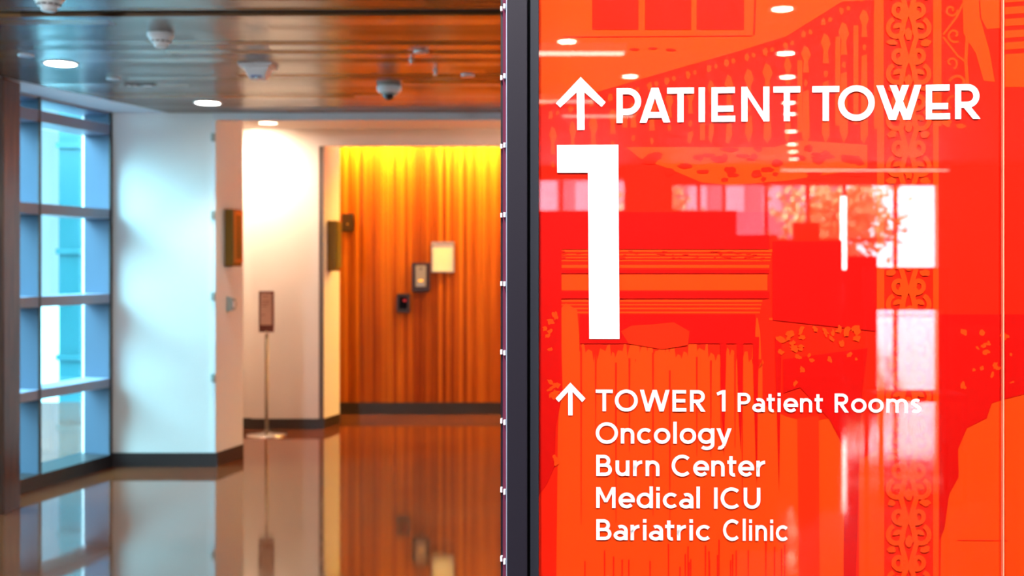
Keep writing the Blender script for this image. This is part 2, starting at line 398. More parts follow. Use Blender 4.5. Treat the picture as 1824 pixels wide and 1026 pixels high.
def vpart(name, bm, m, root):
    bmesh.ops.translate(bm, vec=-root.location, verts=bm.verts); return obj(name, bm, m, root)
for u in (1245, 1290, 1365, 1440, 1505, 1596): vpart('mullion', vbox(BM(), vx(u)-.05, vx(u)+.05, YB+.02, YB+.14, 0, top), M['charcoal'], w2_)
for z in (.9, 2.2): vpart('transom', vbox(BM(), vx(1198), vx(1596), YB+.02, YB+.12, z, z+.07), M['charcoal'], w2_)
vpart('pane', vbox(BM(), vx(1198), vx(1670), YB+.15, YB+.16, 0, top), M['window_glass'], w2_)
w3_ = empty('window_3', mir((vx(1037), YB, 0))); st(w3_)
for u in (1000, 1075): vpart('mullion', vbox(BM(), vx(u)-.05, vx(u)+.05, YB+.02, YB+.14, 1.2, 3.85), M['charcoal'], w3_)
vpart('pane', vbox(BM(), vx(962), vx(1112), YB+.15, YB+.16, 1.2, 3.85), M['window_glass'], w3_)
# row of lobby downlights
d0 = empty('lobby_downlight', (0, 0, LC))
obj('trim_ring', lathe(BM(), [(.105, 0), (.14, 0), (.14, -.012), (.105, -.008), (.105, 0)]), M['white_plastic'], d0)
obj('lens', lathe(BM(), [(0, -.006), (.104, -.006)]), M['lobby_lamp'], d0)
rowv = [16, 95, 137, 183, 203, 234, 257, 270, 283]
for i, v in enumerate(rowv):
    Y = (LC-EYE)*F/(VH-v); u = 1393+(v-16)*20/267
    o = d0 if i == 0 else copy_tree(d0)
    p = mir(((u-UC)*Y/F, Y, LC)); o.location = p
    tag(o, ('topmost', 'second from top', 'third from top', 'fourth from top', 'fifth from top', 'sixth from top', 'third from bottom', 'second from bottom', 'lowest')[i]+' lit downlight of the long row mirrored in the red sign', 'downlight', 'lobby downlights in the long row')
for v, u, lb in ((74, 1010, 'lobby downlight mirrored above the big arrow, apart from the long row'), (136, 1122, 'lobby downlight mirrored above the word PATIENT, apart from the long row')):
    Y = (LC-EYE)*F/(VH-v); o = copy_tree(d0); o.location = mir(((u-UC)*Y/F, Y, LC))
    tag(o, lb, 'downlight', 'stray lobby downlights')
# pale bulkhead with linear light
for n_, (u0, u1, v) in enumerate(((930, 1115, 97), (935, 1060, 182), (1000, 1130, 208), (1390, 1690, 304))):
    Y = (LC-.2-EYE)*F/(VH-v) if n_ < 3 else 29.0
    z = LC-.2 if n_ < 3 else EYE+(VH-v)*Y/F
    f = empty('linear_ceiling_light', mir(((u0+u1)/2*Y/F-UC*Y/F, Y, z)))
    tag(f, ['linear lobby light nearest to the sign', 'linear lobby light second from the sign', 'linear lobby light third from the sign', 'long linear light over the lobby windows'][n_], 'light')
    vpart('housing', vbox(BM(), (u0-UC)*Y/F, (u1-UC)*Y/F, Y-.12, Y+.12, z+.01, z+.1), M['white_plastic'], f)
    vpart('lens', vbox(BM(), (u0-UC)*Y/F+.03, (u1-UC)*Y/F-.03, Y-.08, Y+.08, z, z+.012), mat('linear_lens', (1, 1, 1), .4, emit=(1, .8, .65), estr=(3.5, 1.8, 1.8, 3.5)[n_]), f)
    vpart('hanger', vbox(BM(), (u0+20-UC)*Y/F, (u0+20-UC)*Y/F+.02, Y-.01, Y+.01, z+.1, LC), M['steel'], f)
# dark furniture silhouettes
dv = empty('lobby_partition', mir((2.0, 14, 0))); tag(dv, 'tall dark partition wall in the lobby behind the viewer', 'partition')
vpart('panel', vbox(BM(), .1, (1312-UC)*.007, 14, 14.15, 0, EYE+95*.007), M['dark_laminate'], dv)
vpart('panel', vbox(BM(), (1312-UC)*.007, (1385-UC)*.007, 14, 14.15, 0, EYE+52*.007), M['dark_laminate'], dv)
rd = empty('reception_desk', mir((4.4, 16, 0))); tag(rd, 'dark reception desk in the lobby behind the viewer', 'desk')
vpart('counter', vbox(BM(), (1385-UC)*.008, (1500-UC)*.008, 16, 16.8, 0, EYE+42*.008), M['dark_laminate'], rd)
vpart('monitor', vbox(BM(), (1420-UC)*.008, (1466-UC)*.008, 16.2, 16.3, 1.9, EYE+74*.008), M['dark_laminate'], rd)
cb_ = obj('lobby_cabinet', vbox(BM(), (1500-UC)*.012, (1562-UC)*.012, 24, 24.6, 0, EYE+14*.012), M['dark_laminate'])
tag(cb_, 'dark waist-high cabinet near the bright lobby windows', 'cabinet')
bn = empty('lobby_bench', mir((6.8, 10, 0))); tag(bn, 'dark high-backed bench in the lobby behind the viewer', 'bench')
vpart('backrest', vbox(BM(), (1540-UC)*.005, (1690-UC)*.005, 10, 10.08, EYE-82*.005, EYE-6*.005), M['dark_laminate'], bn)
vpart('seat', vbox(BM(), (1540-UC)*.005, (1690-UC)*.005, 9.6, 10.0, .42, .48), M['dark_laminate'], bn)
for u_ in (1542, 1684):
    for y_ in (9.62, 10.02): vpart('leg', vbox(BM(), (u_-UC)*.005, (u_-UC)*.005+.03, y_, y_+.04, 0, .42 if y_ < 10 else EYE-80*.005), M['dark_laminate'], bn)
fl = empty('strip_glow_tube', mir((5.9, 20, 0))); tag(fl, 'slim glowing tube on a stand, added for the bright strip mirrored in the sign', 'lamp')  # made-up lamp, added for the bright upright strip mirrored in the sign
vpart('base', vbox(BM(), 5.75, 6.05, 19.85, 20.15, 0, .03), M['charcoal'], fl)
vpart('pole', vbox(BM(), 5.885, 5.915, 19.985, 20.015, .03, 1.5), M['charcoal'], fl)
vpart('tube', vbox(BM(), 5.86, 5.94, 19.96, 20.04, 1.5, 2.8), mat('lit_tube', (1, 1, 1), .4, emit=(1, .95, .9), estr=8), fl)
fb = empty('far_building', mir((9, 60, -.15))); tag(fb, 'pale pink building outside the lobby windows', 'building')
vpart('wall', vbox(BM(), -2, 17.5, 60, 66, -.15, 9), paint('pink_render', (.5, .22, .24)), fb)
for k in range(9):
    for z in (1.2, 4.4): vpart('window', vbox(BM(), -.6+k*2, .4+k*2, 59.95, 60, z, z+1.6), M['paving'], fb)
# trees outside the lobby windows
def tree(x, y, h, r, n, lab):
    p = mir((x, y, -.15)); t = empty('tree', p); tag(t, lab, 'tree', None)
    obj('trunk', lathe(BM(), [(.14, 0), (.11, h*.5), (.05, h*.8), (0, h*.82)], 10), M['bark'], t)
    bm = BM(); rr = random.Random(int(x*10))
    for i in range(n):
        c = Vector((rr.gauss(0, r*.45), rr.gauss(0, r*.45), h*.68+rr.gauss(0, r*.42)))
        a = Vector((rr.uniform(-1, 1), rr.uniform(-1, 1), rr.uniform(-1, 1))).normalized()*.16; b = a.orthogonal().normalized()*.08
        bm.faces.new([bm.verts.new(c+q) for q in (-a, b, a, -b)])
    obj('crown', bm, M['leaf'], t)
tree(10.6, 37, 4.6, 1.7, 1500, 'small leafy tree outside the middle of the lobby windows')
tree(14.0, 46, 5.6, 1.5, 900, 'small leafy tree outside the bright end of the lobby windows')
tree(5.2, 42, 5.0, 1.5, 1300, 'small leafy tree outside the corner of the lobby windows')

# ============================================================ DIRECTORY SIGN
sign = empty('directory_sign', (P0.x, P0.y, 0), -TH)
tag(sign, 'tall glossy red-orange hospital directory sign in a charcoal frame', 'sign')
def loc2(u, v):                                   # photo column/row -> (x, z) on the sign's face
    dx = (u-UC)/F; dz = -(v-VH)/F
    t = (P0.dot(NR)) / (dx*NR.x+NR.y)
    p = Vector((dx*t, t, EYE+dz*t)); return ((p-P0).dot(EX), p.z)
ZT = 2.45; WS = 1.12; xs = loc2(1784, 500)[0]
# local frame of the sign: x along the face, -y towards the viewer
obj('backing_panel', box(BM(), 0, xs-.0012, .0, .012, .06, ZT), M['ink_red'], sign)
obj('backing_panel', box(BM(), xs+.0012, WS, .0, .012, .06, ZT), M['ink_red'], sign)
sm = obj('seam_edge', box(BM(), xs-.0009, xs+.0009, -.010, -.001, .06, ZT), mat('polished_glass_edge', (.85, .30, .18), .3), sign); sm['label'] = 'pale polished glass joint'
obj('cover_glass', box(BM(), .0, xs-.0012, -.0098, -.0092, .06, ZT), M['sign_glass'], sign)
obj('cover_glass', box(BM(), xs+.0012, WS, -.0098, -.0092, .06, ZT), M['sign_glass'], sign)
fx = lambda u: loc2(u, 500)[0]
obj('frame', box(BM(), fx(905), fx(940), -.022, .10, 0, ZT+.06), M['charcoal'], sign, bevel=.0012)
obj('glazing_bar', box(BM(), fx(945), 0, -.016, .05, 0, ZT+.03), M['charcoal_b'], sign, bevel=.001)
obj('groove', box(BM(), fx(940), fx(945), .0, .05, 0, ZT+.03), M['black'], sign)
obj('frame', box(BM(), WS, WS+.055, -.022, .10, 0, ZT+.06), M['charcoal'], sign, bevel=.0012)
obj('frame', box(BM(), fx(905), WS+.055, -.022, .10, ZT, ZT+.06), M['charcoal'], sign)
obj('frame', box(BM(), fx(905), WS+.055, -.022, .10, 0, .06), M['charcoal'], sign)
obj('rear_panel', box(BM(), 0, WS, .06, .10, .05, ZT), M['charcoal'], sign)
for (u0, u1, d, m, n_) in ((888, 893, .09, mat('edge_black', (.015, .01, .02), .4), 'side_rail'), (893, 900, .07, mat('edge_mauve_glass', (.16, .03, .06), .12), 'side_glass'),
                      (900, 902, .05, mat('edge_bright_metal', (.45, .5, .66), .3, .3), 'side_bead'), (902, 903.2, .045, mat('edge_dark', (.02, .01, .015), .4), 'side_bead'),
                      (903.2, 904.8, .04, mat('edge_rose', (.62, .24, .28), .3, .2), 'side_bead')):
    sc = 2.05/2.0
    obj(n_, box(BM(), (u0-905)*.001*(1+d/2)+fx(905)-.0, (u1-905)*.001*(1+d/2)+fx(905), d-.03, .10, 0, ZT+.06), m, sign)
for v in (4, 130, 255, 381, 506, 631, 757, 883, 1009):
    z = loc2(905, v)[1]
    cl_ = obj('clip', box(BM(), fx(905)-.0178, fx(905)-.0138, .048, .062, z-.0042, z+.0042), M['mullion_white'], sign)
    cl_ = obj('clip', box(BM(), fx(905)-.0108, fx(905)-.0068, .028, .042, z-.0042, z+.0042), M['mullion_white'], sign)

# ---- flat shapes on the sign's face
COUNT = {}
def lift(bm, y):                                  # every shape lies a hair above the one before it
    COUNT[id(bm)] = COUNT.get(id(bm), 0)+1; return y-COUNT[id(bm)]*1e-6
def strip2(bm, pts, t, y, closed=False, conv=None):
    y = lift(bm, y)
    P = [Vector(p) for p in pts]
    if conv is None: conv = lambda a: a
    n = len(P); L = []; R = []
    for i in range(n):
        if closed: a, b = P[i-1], P[(i+1) % n]
        else: a, b = P[max(0, i-1)], P[min(n-1, i+1)]
        d1 = (P[i]-a); d2 = (b-P[i])
        if d1.length < 1e-9: d1 = d2
        if d2.length < 1e-9: d2 = d1
        d1.normalize(); d2.normalize()
        n1 = Vector((-d1.y, d1.x)); n2 = Vector((-d2.y, d2.x)); m_ = n1+n2
        if m_.length < 1e-6: m_ = n1
        m_.normalize(); k = 1/max(.35, m_.dot(n1))
        L.append(P[i]+m_*t/2*k); R.append(P[i]-m_*t/2*k)
    def V(q): q = conv(q); return bm.verts.new((q[0], y, q[1]))
    Lv = [V(q) for q in L]; Rv = [V(q) for q in R]
    for i in range(n if closed else n-1):
        j = (i+1) % n; bm.faces.new((Lv[i], Lv[j], Rv[j], Rv[i]))
def poly2(bm, pts, y, conv=None):
    y = lift(bm, y)
    vs = []
    for p in pts:
        q = conv(p) if conv else p; vs.append(bm.verts.new((q[0], y, q[1])))
    f = bm.faces.new(vs); f.normal_update()
    if len(vs) > 4: bmesh.ops.triangulate(bm, faces=[f])
pc2 = lambda p: loc2(p[0], p[1])

# glyphs: cap height 1, t = stroke
def arc(cx, cy, rx, ry, a0, a1, n=18):
    return [(cx+rx*math.cos(math.radians(a0+(a1-a0)*i/n)), cy+ry*math.sin(math.radians(a0+(a1-a0)*i/n))) for i in range(n+1)]
XH = .735
def glyph(ch, t, deco=False):
    c = t/2; S_ = []; Q = []; O_ = []               # strokes, quads, closed rings
    dg = lambda xa, ya, xb, yb, w_=None: Q.append([(xa-(w_ or t*1.12)/2, ya), (xa+(w_ or t*1.12)/2, ya), (xb+(w_ or t*1.12)/2, yb), (xb-(w_ or t*1.12)/2, yb)])
    k = t*.56
    if ch == 'P' or ch == 'R':
        H = .77 if (deco and ch == 'P') else (.68 if deco else .60); W = .70 if deco else .66
        S_.append([(c, 0), (c, 1)]); r = (H-t)/2; ym = 1-c-r; rx = min(r, W-c-t)
        S_.append([(c, 1-c), (W-c-rx, 1-c)]+arc(W-c-rx, ym, rx, r, 90, -90)+[(c, 1-H+c)])
        if ch == 'R': dg(W*.42, 1-H+c, W+.02-k, 0, t*1.25)
        W = W+.02 if ch == 'R' else W
    elif ch == 'A':
        W = .86; dg(W/2, 1, k, 0); dg(W/2, 1, W-k, 0); y = .22 if deco else .27; S_.append([(W*.2, y), (W*.8, y)])
    elif ch == 'T': W = .76; S_ += [[(W/2, 0), (W/2, 1)], [(0, 1-c), (W, 1-c)]]
    elif ch == 'I': W = t; S_.append([(c, 0), (c, 1)])
    elif ch == 'E':
        W = .68 if deco else .62; S_ += [[(c, 0), (c, 1)], [(0, 1-c), (W*.98, 1-c)], [(0, c), (W, c)], [(0, .38 if deco else .5), (W*.92, .38 if deco else .5)]]
    elif ch == 'N': W = .8; S_ += [[(c, 0), (c, 1)], [(W-c, 0), (W-c, 1)]]; Q.append([(0, 1), (t*.9, 1), (W, 0), (W-t*.9, 0)])
    elif ch == 'M':
        W = .88; S_ += [[(c, 0), (c, 1)], [(W-c, 0), (W-c, 1)]]; Q.append([(0, 1), (t*1.1, 1), (W/2+t*.45, .28), (W/2-t*.45, .28)]); Q.append([(W-t*1.1, 1), (W, 1), (W/2+t*.45, .28), (W/2-t*.45, .28)])
    elif ch == 'O': W = 1.02; O_.append(arc(W/2, .5, W/2-c+.0, .5-c+.012, 0, 360, 48)[:-1])
    elif ch == 'C': W = .92; S_.append(arc(W/2+.04, .5, .5-c, .5-c+.012, 47, 313, 36))
    elif ch == 'G': W = .95; S_.append(arc(W/2, .5, .5-c, .5-c, 47, 360, 36))
    elif ch == 'U': W = .76; r = W/2-c; S_.append([(c, 1), (c, r+c)]+arc(W/2, r+c, r, r, 180, 360)+[(W-c, 1)])
    elif ch == 'B':
        W = .70; S_.append([(c, 0), (c, 1)])
        r = (.5-c+c/1)/2-c/2+.0; r = .205*1.0
        S_.append([(c, 1-c), (W*.9-c-r, 1-c)]+arc(W*.9-c-r, 1-c-r, r, r, 90, -90)+[(c, 1-c-2*r)])
        r2 = (1-2*r-2*c)/2; S_.append([(c, 2*r2+c), (W-c-r2, 2*r2+c)]+arc(W-c-r2, r2+c, r2, r2, 90, -90)+[(c, c)])
    elif ch == 'W':
        if deco:
            W = 1.27; dg(k, 1, W*.36, 0); dg(W*.36, 0, W*.68-k*.4, 1); dg(W*.34+k*.4, 1, W*.68, 0); dg(W*.68, 0, W-k, 1)
        else:
            W = 1.32; dg(k, 1, W*.27, 0); dg(W*.27, 0, W*.5, 1); dg(W*.5, 1, W*.73, 0); dg(W*.73, 0, W-k, 1)
    elif ch == '1': W = .40; S_.append([(W-c, 0), (W-c, 1)]); Q.append([(0, .88), (W-t*.9, 1), (W-c, 1), (W-c, 1-t*.9)]); Q.append([(0, .88), (W-c, 1), (W-c, 1-t*.95), (.045, .88-t*.85)])
    elif ch in 'ocedagb':
        r = XH/2-c+.008; W = XH+.01; cx, cy = W/2, XH/2
        if ch == 'o': O_.append(arc(cx, cy, r, r, 0, 360, 40)[:-1])
        elif ch == 'c': W = .68; S_.append(arc(cx, cy, r, r, 45, 315, 30))
        elif ch == 'e': W = .72; S_.append(arc(cx, cy, r, r, 0, 318, 34)); S_.append([(c, cy-.01), (cx+r+c*.9, cy-.01)])
        elif ch == 'd': O_.append(arc(cx, cy, r, r, 0, 360, 40)[:-1]); S_.append([(W-c, 0), (W-c, 1.04)])
        elif ch == 'b': O_.append(arc(cx, cy, r, r, 0, 360, 40)[:-1]); S_.append([(c, 0), (c, 1.04)])
        elif ch == 'g':
            O_.append(arc(cx, cy+.0, r, r, 0, 360, 40)[:-1]); rr = r*.92
            S_.append([(W-c, XH), (W-c, -.02)]+arc(W-c-rr, -.02, rr, .2, 0, -140, 16))
        elif ch == 'a':
            W = .62; rx = .235-c*.3; O_.append(arc(W/2-.03, .225, W/2-c-.0, .225-c+.012, 0, 360, 32)[:-1])
            S_.append([(W-c, 0), (W-c, XH*.62)]+arc(W-c-rx, XH*.62, rx, XH*.38-c, 0, 125, 14))
    elif ch in 'nhm':
        def arch(x0, W_):
            r = (W_-t)/2; return [(x0+c, XH-r-c), *arc(x0+c+r, XH-c-r+.006, r, r, 180, 0)[1:], (x0+W_-c, 0)]
        if ch == 'm': W = 1.05; w_ = (W+t)/2; S_ += [[(c, 0), (c, XH)], arch(0, w_), arch(w_-t, w_)]
        else: W = .62; S_ += [[(c, 0), (c, XH)], arch(0, W)]
    elif ch == 'u': W = .62; r = W/2-c; S_ += [[(c, XH), (c, r+c)]+arc(c+r, r+c-.006, r, r, 180, 360)+[(W-c, r+c)], [(W-c, 0), (W-c, XH)]]
    elif ch == 'r': W = .40; S_ += [[(c, 0), (c, XH)], [(c, XH*.5)]+arc(W+.02, XH*.46, W+.02-c, XH*.54-c+.006, 178, 92, 12)]
    elif ch == 't': W = .42; x = .17; S_ += [[(x, .95), (x, .2)]+arc(x+.14, .2, .14, .2-c+.01, 180, 290, 10), [(0, XH-c*.9), (W, XH-c*.9)]]
    elif ch == 'i': W = t*1.05; S_ += [[(c, 0), (c, XH)], [(c, XH+.1), (c, XH+.1+t*1.08)]]
    elif ch == 'l': W = t; S_.append([(c, 0), (c, 1.04)])
    elif ch == 'y':
        W = .70; dg(k, XH, W*.53, 0); Q.append([(W-t*1.12, XH), (W, XH), (W*.53+t*.15, -.12), (W*.53-t*.85, -.12)]); S_.append([(W*.53-t*.30, -.10), (W*.5-t*.9, -.19), (.12, -.2), (.08, -.185)])
    elif ch == 's':
        W = .54; S_.append(arc(.28, XH*.74, .20-c*.3, XH*.26-c+.01, 35, 180, 12)+[(.11, XH*.68)]+[(.28, XH*.5+.01)]+arc(.27, XH*.27, .21-c*.3, XH*.27-c+.01, 40, -145, 14))
    else: W = .3
    return W, S_, Q, O_
SB = {'P': .07, 'B': .08, 'E': .08, 'I': .09, 'N': .09, 'M': .09, 'R': .08, 'U': .08, 'n': .08, 'm': .08, 'i': .09, 'l': .09, 'r': .08, 'u': .08, 'd': .06, 'h': .08, 'b': .08, '1': .08}
def word(bm, text, u0, u1, vt0, vb0, vb1, t, deco=False, y=-.0016, boxes=None):
    """text between columns u0..u1; cap top vt0 and baseline vb0 at the left, baseline vb1 at the right"""
    cap = vb0-vt0; x = 0; items = []
    for i, ch in enumerate(text):
        G_ = glyph(ch, t, deco)
        if boxes: items.append((boxes[i][0], boxes[i][1], G_)); continue
        if i: x += (SB.get(text[i-1], .045)+SB.get(ch, .045))
        items.append((x, x+G_[0], G_)); x += G_[0]
    for a, b, (W, S_, Q, O_) in items:
        if boxes: ua, ub = a, b
        else: ua, ub = u0+(u1-u0)*a/x, u0+(u1-u0)*b/x
        ks = (ub-ua)/W
        def cv(p):
            u = ua+p[0]*ks; f = (u-u0)/(u1-u0); base = vb0+(vb1-vb0)*f
            return loc2(u, base-p[1]*cap)
        for s_ in S_: strip2(bm, s_, t, y, False, cv)
        for o_ in O_: strip2(bm, o_, t, y, True, cv)
        for q in Q: poly2(bm, q, y, cv)
def letters(name, fn):
    bm = BM(); fn(bm); return obj(name, bm, M['letter_white'], sign)
LY = -.0030
letters('lettering', lambda b: word(b, 'PATIENT', 1098, 1425, 157.5, 219.5, 216, .178, True, LY, [(1098,1142),(1139,1194),(1188,1236),(1244,1255.5),(1267,1309.5),(1320,1370),(1377,1425)]))
letters('lettering', lambda b: word(b, 'TOWER', 1446, 1745, 154, 216, 212, .178, True, LY, [(1446,1494.5),(1492,1557.5),(1560,1640.5),(1648,1691.5),(1700,1745)]))
for w_ in (
    ('TOWER', 1061, 1256, 693.5, 732, 733, .162),
    ('1', 1276, 1292, 694.5, 732.5, 732.5, .162),
    ('Patient', 1313.5, 1465, 699.5, 733.3, 734, .162),
    ('Rooms', 1486, 1640.5, 700.5, 734.2, 735, .162),
    ('Oncology', 1061, 1303, 752, 789.5, 790, .162),
    ('Burn', 1062, 1174.5, 809.5, 847.2, 847.5, .162),
    ('Center', 1196, 1362, 809.8, 847.8, 848, .162),
    ('Medical', 1062, 1246.5, 867, 904.3, 904.8, .162),
    ('ICU', 1271.5, 1354, 867.8, 905.5, 905.8, .162),
    ('Bariatric', 1062, 1266, 924, 961.2, 962, .162),
    ('Clinic', 1287.5, 1404, 924.6, 962.2, 962.8, .162)):
    letters('lettering', lambda b, w_=w_: word(b, *w_, False, LY))
letters('numeral', lambda b: (poly2(b, [(992, 258.5), (1101.5, 258), (1101.5, 308), (992.5, 308)], LY, pc2), poly2(b, [(1047, 307.9), (1101.5, 307.9), (1103.5, 603.5), (1049.5, 603.5)], LY, pc2)))
def arrow(bm, tip, al, al2, ar, ar2, jl, jr, bl_, br):
    poly2(bm, [tip, al, al2, jl, jr, ar2, ar][0:1]+[al, al2, jl], LY, pc2)
    poly2(bm, [tip, jl, jr], LY, pc2); poly2(bm, [tip, jr, ar2, ar], LY, pc2)
    poly2(bm, [jl, jr, br, bl_], LY, pc2)
letters('arrow_symbol', lambda b: arrow(b, (1034.4, 137.5), (990, 184.5), (998, 192), (1079, 182.5), (1071.5, 191), (1027, 165), (1041, 165), (1028, 232), (1041.5, 231.7)))
letters('arrow_symbol', lambda b: arrow(b, (1016, 681), (989.5, 709.5), (995.5, 716), (1043, 709.5), (1037, 716), (1012, 697.5), (1019.8, 697.5), (1012.2, 739.5), (1020, 739.5)))

# ---- printed artwork: a tinted picture of an old staircase hall
orange = BM(); red = BM(); dark = BM(); mid = BM()
YO, YR, YD, YM = -.0002, -.0011, -.0015, -.0008
def rect(bm, u0, u1, v0, v1, y): poly2(bm, [(u0, v0), (u1, v0), (u1, v1), (u0, v1)], y, pc2)
def P(bm, pts, y): poly2(bm, pts, y, pc2)
def blob(bm, cu, cv, ru, rv, y, rr, n=14, j=.25, rot=0):
    pts = []
    for i in range(n):
        a = 2*PI*i/n; k = 1+rr.uniform(-j, j); x_, y_ = ru*k*math.cos(a), rv*k*math.sin(a)
        pts.append((cu+x_*math.cos(rot)-y_*math.sin(rot), cv+x_*math.sin(rot)+y_*math.cos(rot)))
    P(bm, pts, y)
def line(bm, pts, w_, y): strip2(bm, pts, w_, y, False, pc2)
R_ = random.Random(11)
# upper wall, orange down to the banister
def rail(u): return 165-(u-1060)*.295 if u < 1400 else 65-(u-1400)*.62
up = [(961, -60), (1553, -60), (1553, 0), (1500, 3), (1400, 65), (1300, 96), (1200, 124), (1060, 165), (1000, 178), (961, 190)]
P(orange, up, YO)
for a, b in ((1055, 1137), (1149, 1231), (1241, 1325)): rect(red, a, b, -60, 53, YR)
line(red, [(1063, 0), (1063, 53)], 2, YR); line(red, [(1345, 0), (1343, 62)], 3, YR); line(red, [(1004, 66), (1340, 64)], 1.6, YR)
for u, v in ((1130, 88), (1162, 86), (1195, 89)): blob(red, u, v, 9, 2.2, YR, R_)
# banister gaps: orange slots between turned balusters
u = 985
while u < 1540:
    top_ = rail(u); w_ = R_.uniform(7, 11)
    blob(orange, u-4, top_+18, 4.5, 7, YO, R_); blob(orange, u+8, top_+14, 3.5, 4.5, YO, R_)
    h0 = top_+38; seg = R_.uniform(42, 60)
    pts = [(u-w_*.3, h0), (u+w_*.4, h0+4), (u+w_*.9, h0+seg*.35), (u+w_*.35, h0+seg*.6), (u+w_*.6, h0+seg), (u-w_*.5, h0+seg), (u-w_*.4, h0+seg*.55), (u-w_*.9, h0+seg*.3)]
    P(orange, pts, YO)
    blob(orange, u, h0+seg+18, 3.5, 6, YO, R_)
    if h0+seg+34 < 240: P(orange, [(u-w_*.5, h0+seg+34), (u+w_*.5, h0+seg+30), (u+w_*.7, 245+R_.uniform(-12, 8)), (u, 256), (u-w_*.7, 246+R_.uniform(-12, 8))], YO)
    if int(u) % 2 or True: rect(orange, u+17, u+26, max(top_+44, 0), R_.uniform(205, 250), YO) if R_.random() < .55 else None
    u += R_.uniform(30, 38)
# frieze under the stair: broad soft orange patch
P(orange, [(1115, 262), (1380, 262), (1420, 250), (1545, 258), (1545, 300), (1400, 322), (1300, 330), (1250, 325), (1190, 300), (1140, 282)], YO)
for i in range(40): blob(red, R_.uniform(1150, 1540), R_.uniform(262, 322), R_.uniform(5, 16), R_.uniform(3, 8), YR, R_)
# dark band behind the cornice
rect(dark, 961, 1370, 378, 444, YD); P(dark, [(961, 378), (1000, 378), (1000, 620), (1002, 700), (990, 760), (988, 830), (975, 860), (961, 880)], YD)
P(dark, [(1376, 430), (1560, 430), (1560, 590), (1376, 570)], YD)
# cornice
for v0, v1 in ((444, 449), (452, 455), (457.5, 460), (463, 465.5), (472, 477), (489, 517), (534, 538), (541.5, 544), (548, 551), (555, 558)):
    ins = max(0, (v0-444)*.45)
    rect(orange, 966+min(ins, 30), 1376-ins*.45, v0, v1, YO)
for i in range(70): blob(red, R_.uniform(975, 1365), R_.uniform(447, 462), R_.uniform(2, 7), R_.uniform(.6, 1.6), YR, R_, 8)
for v0, v1 in ((480, 487), (519, 532)): rect(dark, 985, 1370, v0, v1, YD)
# pilaster and the large paint-run field
P(orange, [(1000, 548), (1008, 540), (1028, 552), (1032, 600), (1032, 1100), (990, 1100), (994, 760), (1000, 640)], YO)
rect(dark, 1033, 1345, 560, 612, YD)
top_line = [(1031, 625)]
u = 1034
while u < 1352:
    stp = R_.uniform(6, 15); v = R_.uniform(605, 632)+(0 if u < 1250 else (u-1250)*.28); top_line += [(u, v+R_.uniform(4, 22)), (u+stp*.35, v), (u+stp*.8, v+R_.uniform(-2, 6))]; u += stp
field = top_line+[(1358, 640), (1358, 1100), (1031, 1100)]
P(orange, field, YO-.00005)
for u, v in ((1131, 563), (1233, 562), (1347, 566)): P(orange, [(u, v), (u+2.5, v), (u+7, 592), (u+9, 640), (u-8, 640), (u-6, 598), (u-1.5, 588)], YO-.0001)
P(mid, [(1106, 590), (1125, 580), (1160, 578), (1200, 574), (1228, 590), (1225, 615), (1180, 622), (1120, 612)], YD-.0003)
for u in (1035, 1061, 1097, 1121, 1163, 1193, 1241, 1266, 1284, 1309, 1322, 1348):
    L_ = R_.uniform(60, 320); v0 = R_.uniform(610, 680); P(red, [(u-1.4, v0), (u+1.6, v0), (u+.6, v0+L_), (u-.3, v0+L_)], YR)
for u in (1288, 1318, 1346, 1386): P(dark, [(u-6, 600), (u+6, 600), (u+4, 680), (u+1.5, 760+R_.uniform(0, 120)), (u-2, 750), (u-4, 680)], YD)
for i in range(26): u = R_.uniform(985, 1400); v = R_.uniform(960, 1010); P(red, [(u-1, v), (u+1.5, v), (u+.5, 1100), (u-.5, 1100)], YR)
# lower field to the right, with the dark drop shapes
P(orange, [(1358, 720), (1400, 742), (1440, 752), (1480, 745), (1504, 780), (1508, 1100), (1358, 1100)], YO)
P(orange, [(1530, 820), (1565, 800), (1565, 1100), (1530, 1100)], YO)
P(mid, [(1420, 745), (1458, 740), (1460, 1100), (1424, 1100)], YM-.0004)
P(dark, [(1395, 640), (1545, 620), (1535, 700), (1530, 830), (1522, 1100), (1502, 1100), (1504, 800), (1478, 748), (1455, 722), (1425, 690), (1395, 700)], YD)
line(orange, [(1370, 568), (1516, 569)], 4, YO)
def spots(u0, u1, v0, v1, n):
    for i in range(n):
        v = v0+(v1-v0)*R_.random()**1.7
        blob(orange, R_.uniform(u0, u1), v, R_.uniform(3, 9)*(1-.4*(v-v0)/(v1-v0)), R_.uniform(2.5, 7), YD-.0002, R_, 12, .4, R_.uniform(0, 3))
spots(1362, 1530, 585, 690, 34); spots(1690, 1824, 590, 690, 16); spots(965, 992, 560, 840, 14)
